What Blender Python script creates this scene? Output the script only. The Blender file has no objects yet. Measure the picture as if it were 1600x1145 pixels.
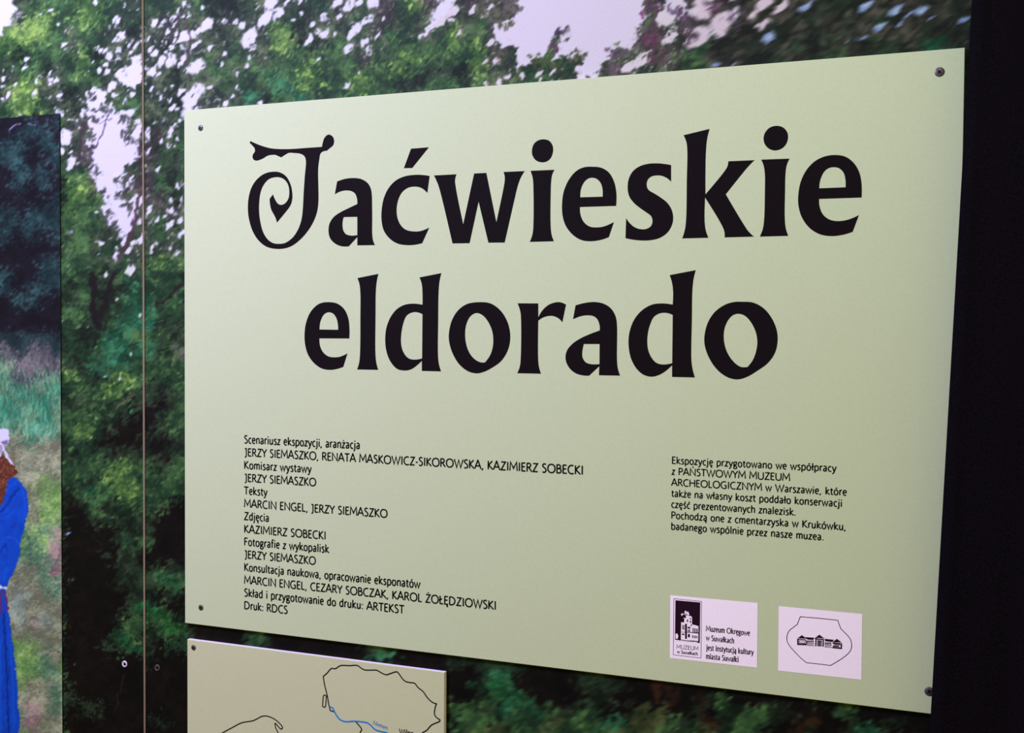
import bpy, math, random
import numpy as np
from mathutils import Vector, Matrix
from mathutils.geometry import tessellate_polygon

# ------------------------------------------------------------------ camera, world, light, exposure
SC = bpy.context.scene
COL = SC.collection
W, H = 1.0, 0.71                # the green information board, metres
Z0 = 1.15                       # its lower edge above the floor
F, CX, CY, CZ, YAW, PIT, ROL = 1800.0, 1.01674914, -1.31508747, 1.55716263, 0.38325375, -0.02919375, 0.00662242
fw = np.array([-math.sin(YAW)*math.cos(PIT), math.cos(YAW)*math.cos(PIT), math.sin(PIT)])
rt = np.array([math.cos(YAW), math.sin(YAW), 0.0])
up = np.cross(rt, fw)
R2 = rt*math.cos(ROL)+up*math.sin(ROL)
U2 = -rt*math.sin(ROL)+up*math.cos(ROL)
CAM = np.array([CX, CY, CZ])
cd = bpy.data.cameras.new('camera')
cam = bpy.data.objects.new('camera', cd); COL.objects.link(cam)
cd.sensor_fit = 'HORIZONTAL'; cd.sensor_width = 36.0; cd.lens = 36.0*F/1600.0
cd.clip_start = 0.01
cam.matrix_world = Matrix(((R2[0], U2[0], -fw[0], CX), (R2[1], U2[1], -fw[1], CY), (R2[2], U2[2], -fw[2], CZ), (0, 0, 0, 1)))
SC.camera = cam

world = bpy.data.worlds.new('world'); SC.world = world; world.use_nodes = True
bg = world.node_tree.nodes['Background']
bg.inputs[0].default_value = (1.0, 0.85, 0.32, 1); bg.inputs[1].default_value = 0.51

def area(name, loc, aim, size, power, color):
    l = bpy.data.lights.new(name, 'AREA'); l.shape = 'DISK'; l.size = size; l.energy = power; l.color = color
    o = bpy.data.objects.new(name, l); COL.objects.link(o); o.location = loc
    o.rotation_euler = (Vector(aim)-Vector(loc)).to_track_quat('-Z', 'Y').to_euler()
    return o
area('gallery_light', (-0.60, -1.30, 2.60), (0.2, 0, 1.7), 0.40, 68.5, (0.510, 0.490, 1.0))
area('gallery_light', (1.00, -0.90, 2.30), (0.7, 0, 1.3), 0.16, 2.5, (0.74, 0.96, 1.0))

vs = SC.view_settings
vs.view_transform = 'Standard'; vs.look = 'None'; vs.gamma = 1.0; vs.use_curve_mapping = False
vs.exposure = 0.0

# ------------------------------------------------------------------ helpers
def at(px, py, y=0.0):
    """point of the plane y=const under a point of the picture; arrays allowed"""
    a = (np.asarray(px, float)-800.0)/F; b = (572.5-np.asarray(py, float))/F
    dx = fw[0]+a*R2[0]+b*U2[0]; dy = fw[1]+a*R2[1]+b*U2[1]; dz = fw[2]+a*R2[2]+b*U2[2]
    t = (y-CAM[1])/dy
    return CAM[0]+t*dx, CAM[2]+t*dz
def pix(x, z, y=0.0):
    px_, pz_, py_ = np.asarray(x)-CAM[0], np.asarray(z)-CAM[2], y-CAM[1]
    d = px_*fw[0]+py_*fw[1]+pz_*fw[2]
    return 800+F*(px_*R2[0]+py_*R2[1]+pz_*R2[2])/d, 572.5-F*(px_*U2[0]+py_*U2[1]+pz_*U2[2])/d
def s2l(c):
    c = np.asarray(c, float)/255.0
    return np.where(c <= 0.04045, c/12.92, ((c+0.055)/1.055)**2.4)

def mat(name, rgb, rough=0.5, spec=0.5, noise=0.0, nscale=60.0, bump=0.0, metal=0.0, attr=None, gain=1.0, sheen=0.0):
    m = bpy.data.materials.new(name); m.use_nodes = True
    nt = m.node_tree; b = nt.nodes['Principled BSDF']
    b.inputs['Roughness'].default_value = rough; b.inputs['Specular IOR Level'].default_value = spec
    b.inputs['Metallic'].default_value = metal
    if sheen: b.inputs['Sheen Weight'].default_value = sheen
    tc = nt.nodes.new('ShaderNodeTexCoord')
    nz = nt.nodes.new('ShaderNodeTexNoise'); nz.inputs['Scale'].default_value = nscale; nz.inputs['Detail'].default_value = 4
    nt.links.new(tc.outputs['Object'], nz.inputs['Vector'])
    hs = nt.nodes.new('ShaderNodeMix'); hs.data_type = 'RGBA'; hs.blend_type = 'MULTIPLY'
    hs.inputs[0].default_value = 1.0
    mr = nt.nodes.new('ShaderNodeMapRange')
    mr.inputs['From Min'].default_value = 0.3; mr.inputs['From Max'].default_value = 0.7
    mr.inputs['To Min'].default_value = gain*(1-noise); mr.inputs['To Max'].default_value = gain*(1+noise)
    nt.links.new(nz.outputs['Fac'], mr.inputs['Value'])
    if attr:
        at_ = nt.nodes.new('ShaderNodeAttribute'); at_.attribute_name = attr
        nt.links.new(at_.outputs['Color'], hs.inputs[6])
    else:
        hs.inputs[6].default_value = (*s2l(rgb), 1)
    nt.links.new(mr.outputs[0], hs.inputs[7])
    nt.links.new(hs.outputs[2], b.inputs['Base Color'])
    if bump:
        bp = nt.nodes.new('ShaderNodeBump'); bp.inputs['Strength'].default_value = bump; bp.inputs['Distance'].default_value = 0.001
        nt.links.new(nz.outputs['Fac'], bp.inputs['Height']); nt.links.new(bp.outputs[0], b.inputs['Normal'])
    return m

M = dict(
    green=mat('satin_green_print', (191, 201, 154), 0.60, 0.12, 0.025, 420),
    olive=mat('satin_olive_print', (194, 196, 150), 0.60, 0.12, 0.025, 420),
    seam=mat('pale_pink_core', (255, 226, 255), 0.5, 0.2, 0.06, 90),
    core=mat('white_board_core', (255, 240, 255), 0.6, 0.3, 0.03, 80),
    ink=mat('black_ink', (21, 15, 16), 0.60, 0.03, 0.15, 600),
    small_ink=mat('black_fine_ink', (14, 12, 10), 0.6, 0.04, 0.05, 300),
    plum=mat('plum_black_ink', (38, 14, 28), 0.6, 0.04, 0.05, 300),
    blue=mat('blue_ink', (24, 118, 190), 0.55, 0.3, 0.05, 300),
    lilac=mat('lilac_white_print', (250, 235, 238), 0.6, 0.12, 0.02, 300),
    screw=mat('dark_screw_metal', (92, 80, 84), 0.42, 0.5, 0.15, 900, metal=0.6),
    hole=mat('screw_recess', (10, 8, 9), 0.8, 0.1),
    bright=mat('bright_screw_metal', (226, 216, 236), 0.38, 0.5, 0.1, 900, metal=0.35),
    mural=mat('printed_mural', (0, 0, 0), 0.6, 0.08, 0.05, 500, attr='print', gain=1.0),
    edge=mat('grey_board_edge', (60, 64, 66), 0.7, 0.2),
    cloth=mat('black_cloth', (13, 9, 13), 0.95, 0.04, 0.5, 700, bump=0.5),
    floor=mat('dark_floor', (62, 58, 56), 0.6, 0.3, 0.1, 8),
    wall=mat('grey_wall', (120, 118, 116), 0.9, 0.2, 0.04, 12),
)
def link(name, me, parent=None, m=None, label=None, cat=None, kind=None, group=None):
    o = bpy.data.objects.new(name, me); COL.objects.link(o)
    if parent is not None: o.parent = parent
    if m is not None and me is not None:
        for k in (m if isinstance(m, (list, tuple)) else [m]): me.materials.append(k)
    if label: o['label'] = label
    if cat: o['category'] = cat
    if kind: o['kind'] = kind
    if group: o['group'] = group
    return o
def mesh(name, V, Fc):
    me = bpy.data.meshes.new(name); me.from_pydata([tuple(map(float, v)) for v in V], [], Fc); me.update(); return me

def slab(name, x0, x1, y0, y1, z0, z1, b=0.0006):
    """board: front face (y0) with a small chamfer; slot 0 front, slot 1 core"""
    V = [(x0+b, y0, z0+b), (x1-b, y0, z0+b), (x1-b, y0, z1-b), (x0+b, y0, z1-b),
         (x0, y0+b, z0), (x1, y0+b, z0), (x1, y0+b, z1), (x0, y0+b, z1),
         (x0, y1, z0), (x1, y1, z0), (x1, y1, z1), (x0, y1, z1)]
    Fc = [(0, 1, 2, 3), (11, 10, 9, 8)]
    for i in range(4):
        j = (i+1) % 4
        Fc += [(4+i, 4+j, j, i), (8+i, 8+j, 4+j, 4+i)]
    me = mesh(name, V, Fc)
    for k, p in enumerate(me.polygons): p.material_index = 0 if k == 0 or (k > 1 and k % 2 == 0) else 1
    return me

# ---- flat print: outlines and ribbons on a plane y=const
def smooth(pts, closed, n=6):
    """pts: (x,y,corner) -> Catmull-Rom between corners"""
    P = [np.array(p[:2], float) for p in pts]; C = [p[2] for p in pts]; N = len(P); out = []
    rng = range(N) if closed else range(N-1)
    for i in rng:
        j = (i+1) % N
        a = P[i]; b = P[j]
        if C[i] and C[j]: out.append(a); continue
        pa = P[i-1] if (not C[i] and (closed or i > 0)) else a-(b-a)*0.5
        k = (j+1) % N
        pb = P[k] if (not C[j] and (closed or j < N-1)) else b+(b-a)*0.5
        d0 = max(np.linalg.norm(a-pa), 1e-9)**.5; d1 = max(np.linalg.norm(b-a), 1e-9)**.5; d2 = max(np.linalg.norm(pb-b), 1e-9)**.5
        m1 = ((a-pa)/d0-(b-pa)/(d0+d1)+(b-a)/d1)*d1; m2 = ((b-a)/d1-(pb-a)/(d1+d2)+(pb-b)/d2)*d1
        if C[i]: m1 = (b-a)*1.5-m2*0.5
        if C[j]: m2 = (b-a)*1.5-m1*0.5
        for q in range(n):
            t = q/n
            out.append((2*t**3-3*t**2+1)*a+(t**3-2*t**2+t)*m1+(-2*t**3+3*t**2)*b+(t**3-t**2)*m2)
    if not closed: out.append(P[-1])
    return out
def parse(s):
    out = []
    for tok in s.split():
        c = tok.endswith('*'); x, y = tok.rstrip('*').split(','); out.append((float(x), float(y), c))
    return out
class Print:
    def __init__(s): s.V = []; s.F = []
    def poly(s, loops):
        ls = [[Vector((p[0], p[1], 0)) for p in l] for l in loops]
        t = tessellate_polygon(ls); n = len(s.V)
        for l in loops: s.V += [(p[0], p[1]) for p in l]
        s.F += [tuple(n+i for i in f) for f in t]
    def ribbon(s, pts, w, closed=False):
        P = [np.array(p, float) for p in pts]
        Q = [P[0]]
        for p in P[1:]:
            if np.linalg.norm(p-Q[-1]) > 1e-7: Q.append(p)
        if closed and np.linalg.norm(Q[0]-Q[-1]) < 1e-7: Q.pop()
        P = Q; N = len(P)
        if N < 2: return
        n0 = len(s.V)
        for i in range(N):
            if closed: a = P[i]-P[i-1]; b = P[(i+1) % N]-P[i]
            else:
                a = P[i]-P[i-1] if i else P[1]-P[0]; b = P[i+1]-P[i] if i < N-1 else a
            a = a/np.linalg.norm(a); b = b/np.linalg.norm(b)
            na = np.array([-a[1], a[0]]); nb = np.array([-b[1], b[0]]); m = na+nb; L = np.linalg.norm(m)
            m = na if L < 0.3 else m/L
            k = min(1.0/max(np.dot(m, na), 0.3), 2.2)*w/2
            s.V += [tuple(P[i]+m*k), tuple(P[i]-m*k)]
        for i in range(N if closed else N-1):
            j = (i+1) % N; s.F.append((n0+2*i, n0+2*i+1, n0+2*j+1, n0+2*j))
    def build(s, name, y, m, parent, label=None):
        me = mesh(name, [(v[0], y, v[1]) for v in s.V], s.F)
        # all faces look towards the room (-y)
        fl = [p.index for p in me.polygons if p.normal.y > 0]
        if fl:
            F2 = [tuple(reversed(f)) if i in set(fl) else f for i, f in enumerate(s.F)] if len(fl) < 4000 else s.F
            bpy.data.meshes.remove(me); me = mesh(name, [(v[0], y, v[1]) for v in s.V], F2)
        return link(name, me, parent, m, label)
YF = -0.006          # front of the boards
YP = YF-0.00015      # print on them
def P2(crop, sc, pts, y=YP):
    """points read off the picture -> points on the board"""
    q = [(crop[0]+p[0]/sc, crop[1]+p[1]/sc) for p in pts]
    x, z = at([p[0] for p in q], [p[1] for p in q], y)
    return list(zip(x, z))

# ------------------------------------------------------------------ the printed forest: painted leaf by leaf
random.seed(7); RNG = np.random.default_rng(7)
MG = 420
CWd, CHt = 1600+2*MG, 1145+2*MG
PAL = {  # darkest .. lightest colour of the foliage of each kind, as printed
    'S': ((214, 204, 244), (228, 220, 254)), 'Q': ((212, 200, 236), (226, 214, 246)), 'L': ((46, 80, 46), (156, 188, 102)), 'G': ((24, 48, 36), (84, 122, 76)),
    'T': ((16, 56, 44), (66, 132, 100)), 'D': ((16, 26, 20), (56, 74, 58)), 'B': ((10, 7, 9), (24, 18, 18)),
    'N': ((44, 40, 44), (112, 104, 108)), 'H': ((34, 46, 40), (104, 116, 92)), 'R': ((30, 20, 15), (66, 40, 28)),
    'O': ((48, 56, 36), (108, 112, 78)), 'M': ((22, 26, 22), (88, 84, 80)), 'K': ((13, 10, 17), (24, 20, 30)), 't': ((14, 28, 32), (50, 82, 80)),
    'u': ((22, 36, 40), (44, 66, 66)), 'v': ((62, 58, 66), (116, 108, 112)), 'g': ((58, 92, 74), (132, 160, 122)),
    'q': ((40, 104, 80), (116, 176, 146)), 'm': ((98, 98, 82), (168, 168, 140)), 'l': ((88, 124, 66), (170, 200, 124)),
    'w': ((98, 110, 104), (160, 172, 160)), 'p': ((112, 84, 88), (180, 146, 150))}
LEFT = """SHGGGGLLGGHGGGH SHLLGGLLGHGHHNH SLLLGHGGHHDHHNH LLLGGHGGHHHHHDH GDGGGGLDHSHHSHH HGGDHGLGHHSSHDH
HLLHHGGGHSSDHDS HLLHHDHSHHGHHDS GLLGHDHSHGGHHDG .....HNSSSHDHHG .....SHSSSSDNHG .....HNSSSSNDGG .....HNSSSSNDDG
.....GGNSSHNGDG .....LLNSSNNGDH .....LLGHSHNNDG .....LGGHSSHDNH .....GGGHSSHGDH .....GGHHSHHGHG .....GGHGHHHHHH
.....GGGHGHGLGG .....GGDDGHGGGD .....DGDDDTGGGG .....DGDDGTTGGG .....GGDDGTTGGG .....GDDGTTTDDG .....GDDTTGGGDD
.....GGGTTTTDGN .....DDTTTGGGGG .....LGDGLGGGGG .....GGGLLGDDDG .....DDGGGDDBDG .....GGGDDBBDGG .....GLGDBBBDGG
.....GGDBBBDBDD .....DGGDDDDBDG .....GGGGLGGDGG .....GGDLLGGGGG .....DGTGLLGGGG .....BDGDGGGGBB .....BBDGDDDBBB
.....BBBBDDDBBB .....BBBBDGGBBB .....BBBBDDBBBB .....BBBBDDDGDD .....BBBBDDDGGG .....BBBBBDDBDB .....BBBBBGGGBB
.....BBBBDGGGGD .....BBBBGGDDGG .....BBBDGGDBGG .....BBBBBBDBBB .....BBBBBBBBBB .....BBBBBBBBBB .....DBBBBBBBBB
.....BDDBBBBBBB .....BBBBBBBDBB .....BBBBBBBBBB""".split()
TOPA = "HGDDDGHSHHGGNHGNNGLNS HHDHHHSSGDHHHHGNNGGHS SHHDHSHLLDHHHGHNGGHNG SHHHGHHLLDDDGHGHGGGGG SHGHGHHGGGLGGGNGGLLGG HHGGHGGGGLLGGGLGLLGDD SHHGGGGTTLLGGLLGGDDGG SHHHHTDGGTGGGGLGGDDGG SSHHHTDGGTGGGGGGGGGGG".split()
TOPB = "HNNHNSSSSSSSSSSNNSSN HHGNNSSSSSSSSSSHSSNN LHGNSSSSNSSSSSSNNHNH LGLHHSSSHSSSSSNNNHNG GGLHHSHGGHHSSHHHNNGG DDLHHHGGHGNSHNSHHNDD GDGHHGGGHHSSHHNNHDDD GDGHHGGGHHSSHHNNHDDD GDGHHGGGHHSSHHNNHDDD".split()
TOPC = "QNSNSHNNHDDDNNNNHNNDN HSSNHHNNDNNNNDDNNNNND SSNNHDNNDNNDHNNNNDNND SNNDHNDDNDNNNDDDNTTDN NHHNDDNNDDGNDDDDNTDDN HHNDDDDDDDDDDDDDDDDDN HHNDDDDDDDDDDDDDDDDDN HHNDDDDDDDDDDDDDDDDDN HHNDDDDDDDDDDDDDDDDDN".split()
LOW = {50: "DDDBBBBBBBBBBBBBBBBB", 51: "DDDDDBBBBBBBBBBBBBBB", 52: "BBDTTDBBBBDDDBBBBBBB", 53: "BBDTTBBBBBDDDDBBBRBB",
       54: "BBDGTTDBBBBDDBBBBRBB"+"DGBBBBBDDGGBBBBBBBBB", 55: "GGGDTGTGDDGDBBDOOBBD"+"BGDGGDDBBBGGBBBBBBBB",
       56: "GGGGGGGGOGGGTTOOOGDG"+"RDGGGDBRRBBDTBDDBBBB", 57: "GOGODGGOGGGGGOGOGDGG"+"OGGGDBBRDBBDTTBBDBBB"}
def grid_main():
    g = [['B']*80 for _ in range(58)]
    for r in range(58):
        for c in range(15):
            ch = LEFT[r][c] if r < len(LEFT) else 'B'
            if ch == '.': ch = 'GDDG'[(r*3+c*5) % 4]
            g[r][c] = ch
    for r in range(9):
        row = TOPA[r]+TOPB[r]+TOPC[r].replace('N', 'M').replace('H', 'M')
        for c in range(14, 80): g[r][c] = row[min(c-14, len(row)-1)]
    for r in range(9, 50):
        for c in range(15, 80): g[r][c] = 'DGDB'[(r*7+c*3+r*c) % 4] if r < 30 else 'B'
    for c, ch in ((19, 'G'), (20, 'G'), (28, 'D'), (29, 'G'), (30, 'D')): g[50][c] = ch; g[49][c] = ch
    g[51][29] = 'T'; g[51][30] = 'T'
    for r, row in LOW.items():
        for k, ch in enumerate(row): g[r][35+k] = ch
    return g
WOM = {9: "KKtKt", 10: "KtttK", 11: "ttKtt", 12: "ttKKt", 13: "KtttK", 14: "KtKtK", 15: "KKKKt", 16: "tKttt", 17: "ttttt", 18: "tKtKt",
       19: "KKKKK", 20: "KKKtt", 21: "tKKtt", 22: "tKttt", 23: "KttKK", 24: "KKKKK", 25: "KKKKK", 26: "uuuuu", 27: "vuvvu", 28: "gvvvv",
       29: "gvvgg", 30: "gqggq", 31: "qgqqg", 32: "qqgqg", 33: "ggqqg", 34: "mmgmm", 35: "mmmmm", 36: "mmmmm", 37: "mmmlm", 38: "mmmll",
       39: "mmmll", 40: "mmmll", 41: "mglgm", 42: "mlglp", 43: "mgggp", 44: "mmmgp", 45: "mmmgg", 46: "mwmmg", 47: "wwmmm", 48: "mwmwm",
       49: "mmmmm", 50: "gllmm", 51: "lllgm", 52: "lllgg", 53: "mlmmg", 54: "mmmmg", 55: "mgpmg", 56: "mmpmm", 57: "mlmmm"}
def grid_wom():
    g = [['K']*40 for _ in range(58)]
    for r, row in WOM.items():
        for c in range(40): g[r][c] = row[(c*(1 if r < 9 else 1)+(r*(c//5))) % 5] if c > 4 else row[c]
    return g

_kc = {}
def kern(r, ratio, ang):
    key = (round(r*2)/2, round(ratio, 1), round(ang/8)*8)
    if key not in _kc:
        r_, q, a = key; a = math.radians(a); R = int(math.ceil(r_*q))+1
        yy, xx = np.mgrid[-R:R+1, -R:R+1].astype(float)
        u = xx*math.cos(a)-yy*math.sin(a); v = xx*math.sin(a)+yy*math.cos(a)   # ang: counter-clockwise in the picture
        d = np.sqrt((u/(r_*q))**2+(v/r_)**2)
        _kc[key] = (R, np.clip((1.0-d)*min(r_, 4)*0.9+0.15, 0, 1)[..., None])
    return _kc[key]
def stamp(cv, x, y, r, ratio, ang, col, op=1.0):
    R, K = kern(r, ratio, ang); xi = int(round(x+MG)); yi = int(round(y+MG))
    x0, x1, y0, y1 = xi-R, xi+R+1, yi-R, yi+R+1
    if x0 < 0 or y0 < 0 or x1 > cv.shape[1] or y1 > cv.shape[0]: return
    w = cv[y0:y1, x0:x1]; k = K*op
    w += (np.asarray(col, float)-w)*k
def vnoise(seed, step, w, h):
    g = np.random.default_rng(seed).random((h//step+3, w//step+3))
    ys = np.arange(h)/step; xs = np.arange(w)/step; y0 = ys.astype(int); x0 = xs.astype(int)
    fy = ys-y0; fx = xs-x0; fy = (fy*fy*(3-2*fy))[:, None]; fx = (fx*fx*(3-2*fx))[None]
    a = g[y0][:, x0]; b = g[y0][:, x0+1]; c = g[y0+1][:, x0]; d = g[y0+1][:, x0+1]
    return (a*(1-fx)+b*fx)*(1-fy)+(c*(1-fx)+d*fx)*fy
def foliage(cv, g, layers, region, style):
    nr, nc = len(g), len(g[0])
    n1 = vnoise(3, 26, CWd, CHt); n2 = vnoise(5, 11, CWd, CHt)
    for (r0, r1, dens, jit) in layers:
        x0, y0, x1, y1 = region
        cnt = int((x1-x0)*(y1-y0)/(math.pi*r0*r1)*dens)
        X = RNG.uniform(x0, x1, cnt); Y = RNG.uniform(y0, y1, cnt); RR = RNG.uniform(r0, r1, cnt); T = RNG.random(cnt)
        GX = RNG.normal(0, jit, cnt); GY = RNG.normal(0, jit, cnt); A = RNG.normal(0, 16, cnt)
        for i in range(cnt):
            x, y = X[i], Y[i]
            ch = g[min(int(abs(y+GY[i])//20), nr-1)][min(int(abs(x+GX[i])//20), nc-1)]
            if ch == '.': continue
            small = r1 < 5
            lo, hi = PAL[ch]
            xi = min(max(int(x)+MG, 0), CWd-1); yi = min(max(int(y)+MG, 0), CHt-1)
            t = n1[yi, xi]*0.68+n2[yi, xi]*0.70-0.20+(T[i]-0.5)*(0.75 if small else 0.5)
            t = min(max(t, 0), 1)
            if ch in 'SQ' and small: continue
            t = t**1.35
            col = [lo[k]+(hi[k]-lo[k])*t for k in range(3)]
            if small and T[i] > .94 and t > .45 and ch in 'LGT': col = [v*1.1 for v in hi]
            ratio, ang = style(x, y, ch)
            stamp(cv, x, y, RR[i], ratio, ang+A[i], col, 0.85 if small else 0.95)
def pip(cv, pts, col, soft=1.2, rag=0):
    """filled polygon in print coordinates"""
    pts = np.array(pts, float)
    if rag:
        out = []
        for a, b in zip(pts, np.roll(pts, -1, 0)):
            L = np.linalg.norm(b-a); n = max(int(L/2.6), 1) if L < 120 else 1
            for k in range(n): out.append(a+(b-a)*k/n+(RNG.normal(0, rag, 2) if n > 1 else 0))
        pts = np.array(out)
    pts = pts+MG
    x0, y0 = np.floor(pts.min(0)).astype(int)-1; x1, y1 = np.ceil(pts.max(0)).astype(int)+2
    x0 = max(x0, 0); y0 = max(y0, 0); x1 = min(x1, cv.shape[1]); y1 = min(y1, cv.shape[0])
    yy, xx = np.mgrid[y0:y1, x0:x1]+0.0
    acc = np.zeros(xx.shape)
    for oy in (-.33, .33):
        for ox in (-.33, .33):
            ins = np.zeros(xx.shape, bool); X = xx+ox*soft; Y = yy+oy*soft; j = len(pts)-1
            for i in range(len(pts)):
                xi, yi = pts[i]; xj, yj = pts[j]
                if yi != yj:
                    ins ^= ((yi > Y) != (yj > Y)) & (X < (xj-xi)*(Y-yi)/(yj-yi)+xi)
                j = i
            acc += ins*0.25
    w = cv[y0:y1, x0:x1]; w += (np.array(col, float)-w)*acc[..., None]
def streak(cv, pts, r, col, op=0.9):
    for (ax, ay), (bx, by) in zip(pts[:-1], pts[1:]):
        L = math.hypot(bx-ax, by-ay); n = max(int(L/max(r*0.7, 0.6)), 1)
        for k in range(n+1):
            stamp(cv, ax+(bx-ax)*k/n, ay+(by-ay)*k/n, r*random.uniform(.85, 1.15), 1, 0, col, op)

SKY = (222, 214, 249)
def sky_blob(cv, x, y, rx, ry, ang, col=SKY):
    """a gap in the leaves with a ragged edge"""
    r = min(rx, ry); q = max(rx, ry)/r; a = ang
    stamp(cv, x, y, r, min(q, 4), a, col)
    if max(rx, ry) > 4:
        ca, sa = math.cos(math.radians(a)), math.sin(math.radians(a))
        for _ in range(5):
            th = random.uniform(0, 6.28); u = math.cos(th)*max(rx, ry)*.75; v = math.sin(th)*r*.75
            stamp(cv, x+u*ca+v*sa, y-u*sa+v*ca, r*random.uniform(.3, .5), 1.4, a, col, .9)
def blobs(cv, s, org, sc, ang, rdef=9, col=SKY, shrink=1.0):
    for tok in s.split():
        p, *rest = tok.split(';'); x, y = map(float, p.split(','))
        rx, ry = (map(float, rest[0].split('x')) if rest else (rdef, rdef*1.5))
        rx, ry = rx*shrink, ry*shrink
        sky_blob(cv, org[0]+x/sc, org[1]+y/sc, rx/sc, ry/sc, ang if ry >= rx*0.8 else ang-20, col)
def poly(s, org, sc): return [(org[0]+float(t.split(',')[0])/sc, org[1]+float(t.split(',')[1])/sc) for t in s.split()]

def paint_forest():
    cv = np.zeros((CHt, CWd, 3)); cv[:] = (24, 34, 28)
    g = grid_main()
    def style(x, y, ch):
        if ch in 'SQ': return 1.2, 30
        if x > 1080 and y < 300: return 2.6, 28
        if y < 260: return 1.9, 42
        return 1.5, 30
    for reg in ((-400, -150, 300, 1290), (300, -150, 1600, 190), (280, 960, 1600, 1290), ):
        foliage(cv, g, ((14, 20, 2.4, 4), (6, 9, 2.0, 5), (2.6, 4, 1.5, 6)), reg, style)
    for reg in ((-400, -150, 300, 1290), (300, -150, 1080, 190)):
        foliage(cv, g, ((1.5, 2.4, 0.9, 7),), reg, style)
    # open sky
    pip(cv, poly('-600,-600 130,-600 130,0 120,40 170,80 130,130 80,130 60,210 0,310 -600,400', (0, 0), 5.725), SKY, rag=1.9)
    pip(cv, poly('400,510 470,490 480,640 470,720 400,790 290,770 230,700 300,640 370,580', (140, 0), 5.725), SKY, rag=1.9)
    pip(cv, poly('0,800 100,790 90,900 30,1000 110,950 180,920 240,1000 400,970 380,1050 340,1145 0,1145', (140, 0), 5.725), SKY, rag=1.9)
    pip(cv, poly('210,50 350,0 510,0 480,100 475,170 530,200 520,300 430,380 390,420 430,520 460,560 440,640 540,550 560,640 530,760 480,820 430,770 350,750 310,640 290,520 230,420 215,330 260,220 190,200 240,100', (90, 180), 4.405), (221, 211, 249), rag=1.9)
    pip(cv, poly('760,850 790,800 850,780 940,790 940,1070 860,1060 800,1050 740,1090 725,1010 770,960', (0, 0), 5.725), SKY, rag=1.8)
    for cx_, cy_, n, sp in ((144, 152, 16, 5), (126, 190, 30, 8), (150, 187, 12, 5), (160, 170, 14, 8), (143, 172, 8, 5), (195, 190, 24, 7), (200, 215, 22, 8), (203, 205, 14, 6), (181, 278, 12, 5), (196, 284, 26, 9), (190, 305, 18, 7), (198, 322, 22, 8), (150, 268, 16, 6), (158, 300, 16, 6), (168, 335, 14, 6), (180, 352, 14, 6), (140, 250, 14, 5), (142, 215, 14, 5)):
        for _ in range(n):
            k = random.uniform(.7, 1.3)
            stamp(cv, cx_+random.gauss(0, sp*.6), cy_+random.gauss(0, sp*.6), random.uniform(1.2, 2.6), 1.8, random.uniform(10, 80), [v*k for v in (74, 74, 78)], .85)
    pip(cv, poly('500,-400 1240,-400 1240,0 1260,100 1190,180 1180,300 1060,240 1040,340 990,400 940,460 850,490 830,410 920,330 790,350 760,330 700,360 720,270 810,210 790,170 690,230 660,330 580,370 480,420 490,270 400,280 350,200 340,150 470,100 500,30', (680, 0), 3.81), (222, 209, 248), rag=2.2)
    B1 = '465,100;14x24 360,130;12x20 325,150 513,222;18x24 575,403;22x36 705,478;12x16 865,445;16x24 830,565;12x22 808,633 880,635;20x22 235,525;16x20 222,565 220,605;16x28 114,605;12x14 25,705;20x24 35,775;14x18 440,650;26x24 355,680;12x20 332,735;20x28 450,710;18x28 497,715;18x28 460,755;20x20 140,770;14x28 75,840;18x34 20,880;20x20 305,830;16x24 288,870 530,848;16x24 545,890 520,1005;26x20 555,1028;20x20 585,990 185,1012 685,1072;14x16 625,1072 860,20;18x40'
    blobs(cv, B1, (0, 0), 5.725, 52)
    B2 = '230,170;18x42 265,190;20x34 60,30;16x30 300,45;14x30 280,325;40x48 225,350;14x30 65,445;14x28 95,460;14x28 140,455;16x34 185,500;30x42 262,455;26x34 265,520 35,560;14x22 135,585;18x34 155,640;22x36 85,630;14x34 350,400;12x24 365,465;18x28 415,410;20x40 470,370;22x20 265,670;42x44 280,610;16x24 325,605;20x26 200,780;34x52 215,850;24x30 570,190;24x46 645,210;18x44 690,280;18x38 755,225;18x34 745,165;20x40 850,55;18x30 825,150;14x20 880,130;12x34 790,90;14x34 535,335;18x28 590,375 660,375 695,375;12x18 545,440;14x44 575,490;28x38 640,550;26x56 730,540;46x70 565,640;38x56 625,660;14x34 680,465;16x26 735,425;22x36 780,300;20x30 820,340;18x38 865,350;20x48 760,360;16x26 820,560;14x70 900,620;30x56 740,775;14x20 555,800;20x34 635,875;18x30 810,820;24x40 715,885;14x30 740,960;22x54 785,975;18x26 850,930;16x34 890,900;34x80 385,840;20x24 320,890;12x54 420,1090;26x30 350,1000;20x24 570,1090 820,1080;14x20 760,1110;14x26'
    blobs(cv, B2, (140, 0), 5.725, 58)
    B3 = '50,150;44x58 20,250;20x24 95,330;30x52 95,250;14x24 75,35 130,35 150,90 545,110;26x60 620,130;22x66 620,240;14x28 780,120;14x60 825,160;12x18 765,215;14x18 800,215 685,375;14x22 820,490;16x26 775,650;20x22 740,690;12x22 785,750;20x40 690,710;16x24 840,720;16x22 505,430;14x34 475,480;14x24 570,590;20x36 630,650;14x38 270,680;14x16 300,885;18x22 410,970;28x28 500,1060;28x46 460,870;18x30 520,880;18x34 570,850;22x56 490,940;20x26 645,920;16x44 680,880;14x16 775,920;14x18 830,940;14x26 770,840 870,800;14x36 845,830;18x26 325,1090;14x20 85,805;10x18 75,1040 400,910;10x16 845,575;12x26 790,580;14x26 610,345 840,40;14x20 720,180;12x20 880,660;8x20'
    blobs(cv, B3, (90, 180), 4.405, 68)
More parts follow.
